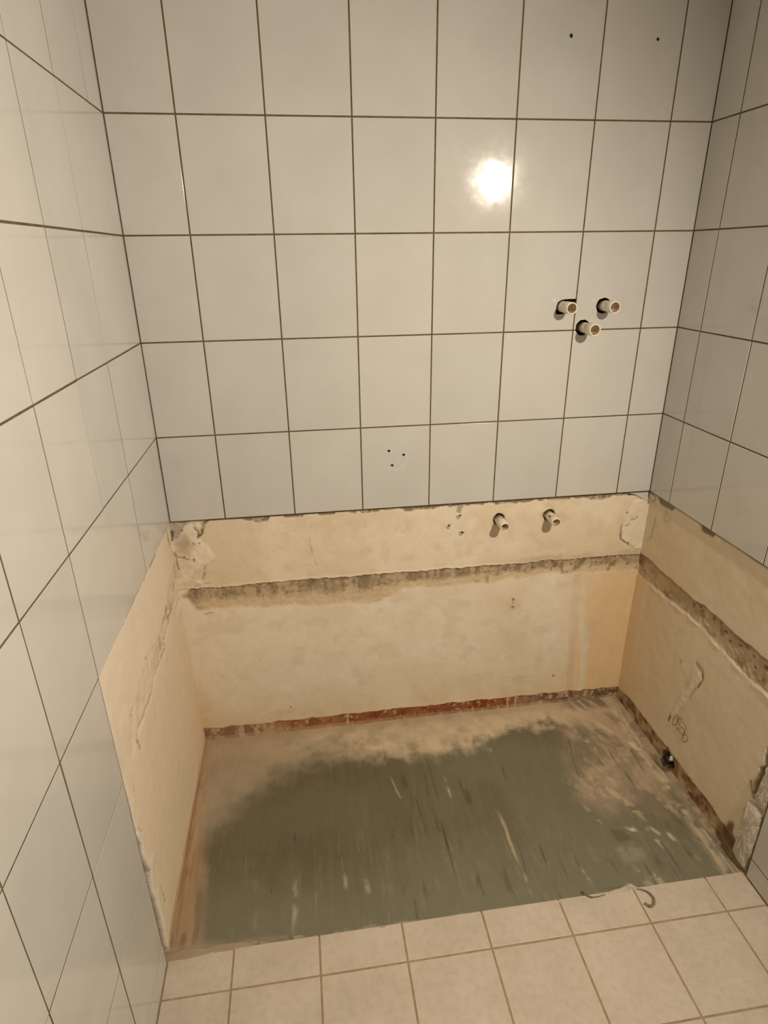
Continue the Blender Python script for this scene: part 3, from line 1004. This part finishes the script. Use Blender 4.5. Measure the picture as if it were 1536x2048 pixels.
# ---- bare screed in the tub recess
U, V = grid(XL - 0.03, XR + 0.03, YE - 0.012, 0.03, 0.0024)
n1 = fbm(U, V, 6, 301, 4)
n2 = fbm(U, V, 28, 305, 4)
n3 = fbm(U, V, 90, 309, 3)
UW, VW = warp(U, V, 709)
sy = fbm(U, V, 55, 313, 4, su=1.0, sv=0.10)       # brush marks running towards the room
sy2 = fbm(U, V, 130, 317, 3, su=1.0, sv=0.09)
sd = fbm(U + 0.35 * V, V, 40, 319, 4, su=1.0, sv=0.22)
G0 = np.array((0.150, 0.133, 0.080))
G1 = np.array((0.112, 0.092, 0.047))
G2 = np.array((0.205, 0.200, 0.138))
DUST = np.array((0.66, 0.53, 0.37))
PINKD = np.array((0.44, 0.335, 0.235))
P = Paint(U.shape, G0)
P.mix(G1, ss(0.36, 0.62, n1 * 0.6 + sy * 0.4) * 0.65 * ss(0.75, 0.2, U))
P.mix(G2, ss(0.45, 0.75, sy) * 0.25)
P.mix(G2, ss(-0.42, -0.68, V + 0.12 * (n1 - 0.5)) * 0.75)
P.mix(G2 * 0.92, ss(0.45, 0.65, fbm(U, V, 4.5, 331, 3)) * ss(0.45, 0.75, U) * 0.5)
# dust along the back and the sides
yb = np.interp(U, [-0.16, -0.132, -0.082, 0.032, 0.177, 0.31, 0.421, 0.586, 0.70, 0.802, 0.885, 0.992, 1.048, 1.10, 1.181, 1.24, 1.32],
               [-0.62, -0.33, -0.25, -0.145, -0.095, -0.105, -0.128, -0.150, -0.150, -0.125, -0.088, -0.088, -0.075, -0.13, -0.15, -0.20, -0.20])
edge = V - yb + 0.09 * (n2 - 0.5) + 0.02 * (sy - 0.5) + 0.015 * (n3 - 0.5)
soft = np.interp(U, [-0.1, 0.2, 0.45, 0.75, 0.85], [0.17, 0.11, 0.055, 0.045, 0.030])
dust = np.clip((edge + soft) / (2 * soft), 0, 1)
dust = dust * dust * (3 - 2 * dust)
P.mix(DUST, dust * (0.82 + 0.15 * ss(0.3, 0.6, n2)))
P.mix(G2, dust * ss(0.52, 0.75, fbm(U, V, 14, 371, 5)) * 0.35)
P.mix(PINKD, dust * ss(0.32, -0.05, U) * 0.75)
P.mix(G2, dust * ss(0.30, 0.0, U) * ss(-0.02, -0.12, V) * 0.35)
P.mix(TAN * 0.8, ss(-0.035, -0.005, V) * 0.45)
P.mix(MOULD_SHADOW_DK, ss(1.05, 1.2, U) * ss(-0.06, -0.02, V) * ss(0.5, 0.62, sd) * 0.7)
# pinkish, scraped area on the right
rp = 1 - ss(-0.06, 0.05, sdf(UW, VW, [(1.06, -0.08), (1.33, -0.05), (1.33, -0.45), (1.22, -0.48), (1.02, -0.40), (1.03, -0.22)]) + 0.10 * (n1 - 0.5) + 0.06 * (sd - 0.5))
P.mix(PINKD, rp * (0.55 + 0.4 * ss(0.35, 0.6, n2)))
P.mix(G0 * 0.95, rp * ss(0.50, 0.70, fbm(U + 0.3 * V, V, 22, 375, 5, sv=0.4)) * 0.55)
P.mix(DUST * 0.80, ss(0.90, 1.08, U) * ss(-0.25, -0.40, V) * ss(0.54, 0.80, sd) * ss(0.38, 0.62, fbm(U, V, 70, 383, 4)) * 0.75)
P.mix(DUST * 0.88, rp * ss(0.56, 0.80, sd) * ss(0.40, 0.62, fbm(U, V, 60, 385, 4)) * 0.55)
# right-hand strip beyond a small ridge
lipx = np.interp(V, [-0.70, -0.628, -0.53, -0.396, -0.28, -0.116, 0.0], [1.292, 1.291, 1.294, 1.299, 1.288, 1.288, 1.31]) + 0.006 * (fbm(V, V * 0, 16, 341, 3) - 0.5)
lp = np.exp(-((U - lipx) / 0.0045) ** 2) * ss(-0.04, -0.12, V) * (0.25 + 0.75 * ss(0.36, 0.58, fbm(U, V, 26, 343, 3)))
P.mix(TAN * 0.75, ss(0.0, 0.012, U - lipx) * 0.8)
P.mix(MOULD_SHADOW_DK, ss(0.0, 0.012, U - lipx) * ss(0.5, 0.62, n2) * 0.5)
P.mix(WHITE_PL * 0.80, lp * 0.6)
P.mix(DUST, np.exp(-((U - lipx + 0.018) / 0.012) ** 2) * ss(0.4, 0.6, n2) * 0.7)
P.mix(MOULD_SHADOW_DK, np.exp(-((U - lipx + 0.009) / 0.003) ** 2) * ss(0.45, 0.6, sy) * 0.5)
P.mix(MOULD_SHADOW_DK, spot(UW, VW, 1.318, -0.315, 0.05, 0.8, 1, 0.8) * 0.7 * ss(0.3, 0.55, n2))
# left strip, rust coloured
rl = np.interp(V, [-0.70, -0.65, -0.58, -0.47, -0.41, -0.30, 0.0], [-0.090, -0.092, -0.100, -0.108, -0.119, -0.130, -0.150]) + 0.018 * (sy - 0.5)
rs = 1 - ss(-0.020, 0.026, U - rl + 0.03 * (n2 - 0.5))
P.mix(PINKD * np.array((1.05, .93, .82)), rs * 0.75)
rk = fbm(U, V, 150, 351, 4, su=1, sv=0.07)
P.mix(np.array((.30, .155, .075)), rs * ss(0.42, 0.72, rk) * ss(0.3, 0.6, n2 + 0.2) * 0.65)
P.mix(np.array((.30, .14, .06)), rs * ss(-0.148, -0.160, U + 0.006 * (n2 - 0.5)) * ss(-0.1, -0.22, V) * ss(-0.62, -0.50, V) * 0.75)
P.mix(G1, rs * ss(0.58, 0.78, fbm(U, V, 70, 353, 3, su=1, sv=0.15)) * 0.5)
# scratches
for a, b, w, c, s in (((0.143, -0.385), (0.143, -0.445), 0.003, DARK * 2, 0.75), ((0.507, -0.312), (0.511, -0.411), 0.0024, DARK * 2, 0.7),
                      ((0.562, -0.40), (0.556, -0.537), 0.0026, DARK * 2, 0.75), ((0.412, -0.40), (0.414, -0.486), 0.003, G1 * 0.5, 0.7),
                      ((0.079, -0.52), (0.080, -0.58), 0.003, G1 * 0.5, 0.7), ((0.559, -0.413), (0.562, -0.62), 0.0022, DARK * 2, 0.6),
                      ((0.598, -0.478), (0.597, -0.53), 0.0026, DARK * 2, 0.6), ((0.807, -0.218), (0.792, -0.308), 0.0026, G1 * 0.5, 0.7),
                      ((0.819, -0.519), (0.813, -0.613), 0.0026, DARK * 2, 0.65), ((0.758, -0.488), (0.742, -0.690), 0.0022, DARK * 2, 0.6),
                      ((1.071, -0.136), (1.013, -0.368), 0.0022, G1 * 0.5, 0.6), ((1.157, -0.57), (1.152, -0.611), 0.003, DARK * 2, 0.6),
                      ((0.745, -0.10), (0.735, -0.16), 0.003, G1 * .6, 0.6), ((0.43, -0.13), (0.44, -0.20), 0.003, G1 * .6, 0.6),
                      ((0.736, -0.392), (0.743, -0.603), 0.005, DUST * 1.1, 0.6), ((0.742, -0.60), (0.741, -0.68), 0.005, DUST * 1.1, 0.6),
                      ((0.609, -0.253), (0.609, -0.357), 0.004, DUST, 0.6), ((0.892, -0.605), (0.908, -0.677), 0.005, DUST * 1.1, 0.6),
                      ((0.140, -0.521), (0.135, -0.685), 0.007, DUST * 0.95, 0.65), ((0.436, -0.224), (0.466, -0.342), 0.003, DUST, 0.55),
                      ((1.083, -0.509), (1.105, -0.537), 0.008, WHITE_PL, 0.85), ((1.186, -0.545), (1.196, -0.583), 0.006, DUST * 1.2, 0.8),
                      ((1.15, -0.52), (1.17, -0.56), 0.006, DUST * 1.1, 0.7), ((0.045, -0.60), (0.045, -0.66), 0.006, DUST, 0.4),
                      ((0.27, -0.535), (0.27, -0.59), 0.006, DUST, 0.45), ((0.33, -0.555), (0.332, -0.61), 0.007, DUST, 0.55),
                      ((1.18, -0.09), (1.24, -0.20), 0.007, DUST * 1.15, 0.6), ((1.25, -0.20), (1.27, -0.26), 0.009, DUST * 1.25, 0.8)):
    wv = V * 0 + 0.012 * (fbm(V, U * 0.0 + a[0] * 9, 9, 377, 2) - 0.5)
    m = 1 - ss(0.0, w * 1.5, line_d(U + wv, V, [a, b]) + 0.002 * (n3 - 0.5))
    tt = np.clip((V - min(a[1], b[1])) / (abs(a[1] - b[1]) + 1e-4), 0, 1)
    m = m * ss(0.0, 0.35, tt) * ss(1.0, 0.65, tt) * ss(0.22, 0.5, fbm(U, V, 60, 379, 3, su=0.6, sv=0.5))
    P.mix(c, m * s * 0.9)
P.mix(G2 * 1.25, ss(0.58, 0.82, sy2) * ss(-0.25, -0.62, V) * ss(0.35, 0.6, n2) * 0.5)
P.mix(G1 * 0.55, ss(0.64, 0.82, fbm(U, V, 95, 361, 3, su=1.0, sv=0.12)) * (1 - dust) * ss(0.3, 0.5, U) * ss(0.4, 0.6, n1) * 0.5)
d = sdf(UW, VW, [(1.012, -0.572), (1.05, -0.566), (1.097, -0.582), (1.088, -0.621), (1.022, -0.625)]) + 0.014 * (n2 - 0.5)
P.mix(np.array((.30, .285, .205)), (1 - ss(-0.010, 0.006, d)) * 0.65 * ss(0.2, 0.5, n3))
d = sdf(UW, VW, [(1.03, -0.515), (1.07, -0.52), (1.085, -0.555), (1.04, -0.555)]) + 0.014 * (n2 - 0.5)
P.mix(np.array((.12, .11, .05)), (1 - ss(-0.004, 0.004, d)) * 0.7)
# mortar feathered along the front tiles
fe = np.interp(U, [-0.16, 0.0, 0.152, 0.39, 0.605, 0.811, 0.874, 0.885, 0.967, 0.995, 1.005, 1.02, 1.207, 1.32],
               [-0.682, -0.680, -0.683, -0.692, -0.693, -0.697, -0.694, -0.700, -0.694, -0.682, -0.680, -0.694, -0.700, -0.700]) + 0.010 * (n2 - 0.5)
mo = (1 - ss(-0.003, 0.004, V - fe)) * ss(0.38, 0.56, fbm(U, V, 20, 381, 4) + 0.30 * spot(UW, VW, 0.95, -0.69, 0.11, 0.6, 1, 0.5) - 0.06)
P.mix(np.array((0.66, 0.56, 0.46)), mo * (0.35 + 0.5 * ss(0.2, 0.6, U)))
P.mix(np.array((0.55, 0.46, 0.36)), (1 - ss(0.0, 0.006, np.abs(V - fe))) * ss(0.35, 0.6, n2) * 0.45 * (0.3 + 0.7 * ss(0.1, 0.4, U)))
P.mix(DUST * 0.60, (1 - ss(0.0, 0.03, V - fe + 0.02 * (n2 - 0.5))) * ss(0.02, -0.10, U) * 0.7)
P.mix(PINKD * 0.9, (1 - ss(-0.682, -0.668, V + 0.01 * (n2 - 0.5))) * ss(0.16, 0.0, U) * 0.75)
Z = -0.0075 + 0.006 * (n1 - 0.5) + 0.0018 * (n2 - 0.5) + 0.0012 * (sy2 - 0.5)
Z = Z + lp * 0.006 + mo * 0.0070 * ss(-0.704, -0.698, V) + rs * 0.004 + dust * 0.0018 - spot(UW, VW, 1.318, -0.315, 0.035, 0.8) * 0.012
bump_m = spot(UW, VW, 0.955, -0.690, 0.055, 0.7, 0.9, 4.0)
Z = Z + bump_m * 0.004 * (0.5 + n2)
Z = np.minimum(Z, 0.003)
sheet('screed', np.stack([U, V, Z], -1), P.c, M_SCREED, floor)

# ---- the rest of the room, behind the camera
link('ceiling', boxes('ceiling', [(XL - 0.06, XR + 0.06, YF - 0.06, 0.06, ZC, ZC + 0.05)]), M_PAINT, None, 'structure')
link('wall_front', boxes('wall_front', [(XL - 0.06, XR + 0.06, YF - 0.06, YF, -0.06, ZC)]), M_PAINT, None, 'structure')


# ================================================================== THINGS
def empty(name, loc, label, cat, group=None):
    o = link(name, None, None, None, None, label, cat, group)
    o.empty_display_size = 0.03
    o.location = loc
    return o


def pipe_stub(x, z, y_in, y_out, r, label, coupling=None, tilt=(0, 0)):
    """open plastic pipe sticking out of the back wall towards the room (local +Z = out)"""
    t = empty('pipe_stub', (x, 0, z), label, 'pipe', 'cut pipe stubs in the back wall')
    t.rotation_euler = (math.pi / 2 + tilt[0], 0, tilt[1])
    ri = r * 0.78
    L0, L1 = -y_in, -y_out
    end = coupling[0] if coupling else L1
    me = lathe('pipe', [(r, L0), (r, end - 0.0008), (r - 0.0008, end), (ri + 0.0006, end), (ri, end - 0.0006), (ri, L0)], 32, True)
    link('pipe', me, M_PVC, t)
    rc = r
    if coupling:
        c0, rc = coupling
        rci = rc * 0.80
        me = lathe('coupling', [(r - 0.0004, c0 - 0.003), (rc - 0.001, c0 - 0.003), (rc, c0 - 0.002), (rc, L1 - 0.001), (rc - 0.0008, L1), (rci + 0.0006, L1),
                                (rci, L1 - 0.0006), (rci, c0 + 0.004), (ri, c0 + 0.002), (ri, c0 - 0.003)], 32, True)
        link('coupling', me, M_PVC, t)
        ri = rci
    me = lathe('lining', [(ri - 0.0002, L1 - 0.002), (ri - 0.0003, L0 + 0.005), (0, L0 + 0.005)], 28)  # inner wall coloured browner than the pipe
    link('lining', me, M_PVCIN, t)['label'] = 'brown inside of pipe'
    return t


pipe_stub(0.9645, 1.3735, 0.032, -0.058, 0.0145, 'cream pipe stub in a square-cut notch of the tile, leftmost of the upper three', (0.020, 0.0155))
pipe_stub(1.0845, 1.3735, 0.032, -0.060, 0.0140, 'cream pipe stub in a round black-edged hole, rightmost of the upper three', (0.030, 0.0160))
pipe_stub(1.0325, 1.3170, 0.032, -0.066, 0.0140, 'cream pipe stub on a grout joint, lowest of the upper three in the tiles', (0.030, 0.0162))
pipe_stub(0.8265, 0.7450, 0.026, -0.050, 0.0142, 'cream pipe stub in plaster, nearest the three small drilled holes')
p5 = pipe_stub(0.9900, 0.7470, 0.026, -0.048, 0.0138, 'cream pipe stub in plaster with a nick in its side, nearest the right corner', (0.022, 0.0148))
nick = [(0.0, 0.0), (0.0045, 0.0012), (0.0055, 0.004), (0.003, 0.0065), (-0.002, 0.005)]
shard('nick', [(-0.0125 + a * 0.9, 0.0095, 0.014 + b) for a, b in nick], (0.0, 0.0030, 0), M_BLACK, p5)


def curl(label, pts, rad):
    t = link('sealant_strip', tube('sealant_strip', smooth_line(pts, 6), rad, 8), M_SEAL, None, None, label, 'sealant strip', 'scraps of sealant at the edge of the floor tiles')
    return t


cp = [(1.010, -0.699, 0.0022), (1.022, -0.703, 0.0035), (1.034, -0.712, 0.0035), (1.040, -0.727, 0.003), (1.033, -0.741, 0.0025), (1.020, -0.746, 0.0024), (1.011, -0.737, 0.0024)]
curl('larger curled scrap of old sealant lying on a beige floor tile', cp, [0.0010 + 0.0026 * min(1, k / 22) for k in range(37)])
cp = [(0.872, -0.684, 0.003), (0.876, -0.694, 0.004), (0.884, -0.702, 0.0035), (0.900, -0.704, 0.003), (0.925, -0.701, 0.0025)]
curl('smaller hooked scrap of old sealant on the tile edge, left of the larger curl', cp, [0.0030 - 0.0022 * k / 24 for k in range(25)])

# spotlight on the right wall, outside the view, whose reflection shows in the tiles
lamp = empty('wall_spotlight', (XR, LAMP_POS.y, LAMP_POS.z + 0.05), 'small metal spotlight on the right tiled wall', 'lamp')
o = link('back_plate', lathe('back_plate', [(0, 0), (0.045, 0), (0.045, 0.012), (0.040, 0.018), (0, 0.018)], 32), M_METAL, lamp)
o.rotation_euler = (0, -math.pi / 2, 0)
beam = (LAMP_AIM - LAMP_POS).normalized()
back = LAMP_POS - beam * 0.115 - Vector(lamp.location)
link('arm', tube('arm', smooth_line([(-0.016, 0, 0), (-0.07, -0.02, 0.035), back], 8), 0.008, 12), M_METAL, lamp)
rotq = beam.to_track_quat('Z', 'Y')
head = link('head', lathe('head', [(0, -0.12), (0.022, -0.12), (0.034, -0.105), (0.042, -0.045), (0.040, -0.045), (0.032, -0.100), (0, -0.105)], 32), M_METAL, lamp)
head.location = LAMP_POS - Vector(lamp.location)
head.rotation_mode = 'QUATERNION'
head.rotation_quaternion = rotq
bulb = link('bulb', lathe('bulb', [(0, -0.100), (0.020, -0.098), (0.030, -0.060), (0.026, -0.048), (0, -0.044)], 24), M_GLOBE, lamp)
bulb.location = head.location
bulb.rotation_mode = 'QUATERNION'
bulb.rotation_quaternion = rotq
lamp_light.parent = lamp
lamp_light.location = head.location
lamp_light.rotation_mode = 'QUATERNION'
lamp_light.rotation_quaternion = beam.to_track_quat('-Z', 'Y')
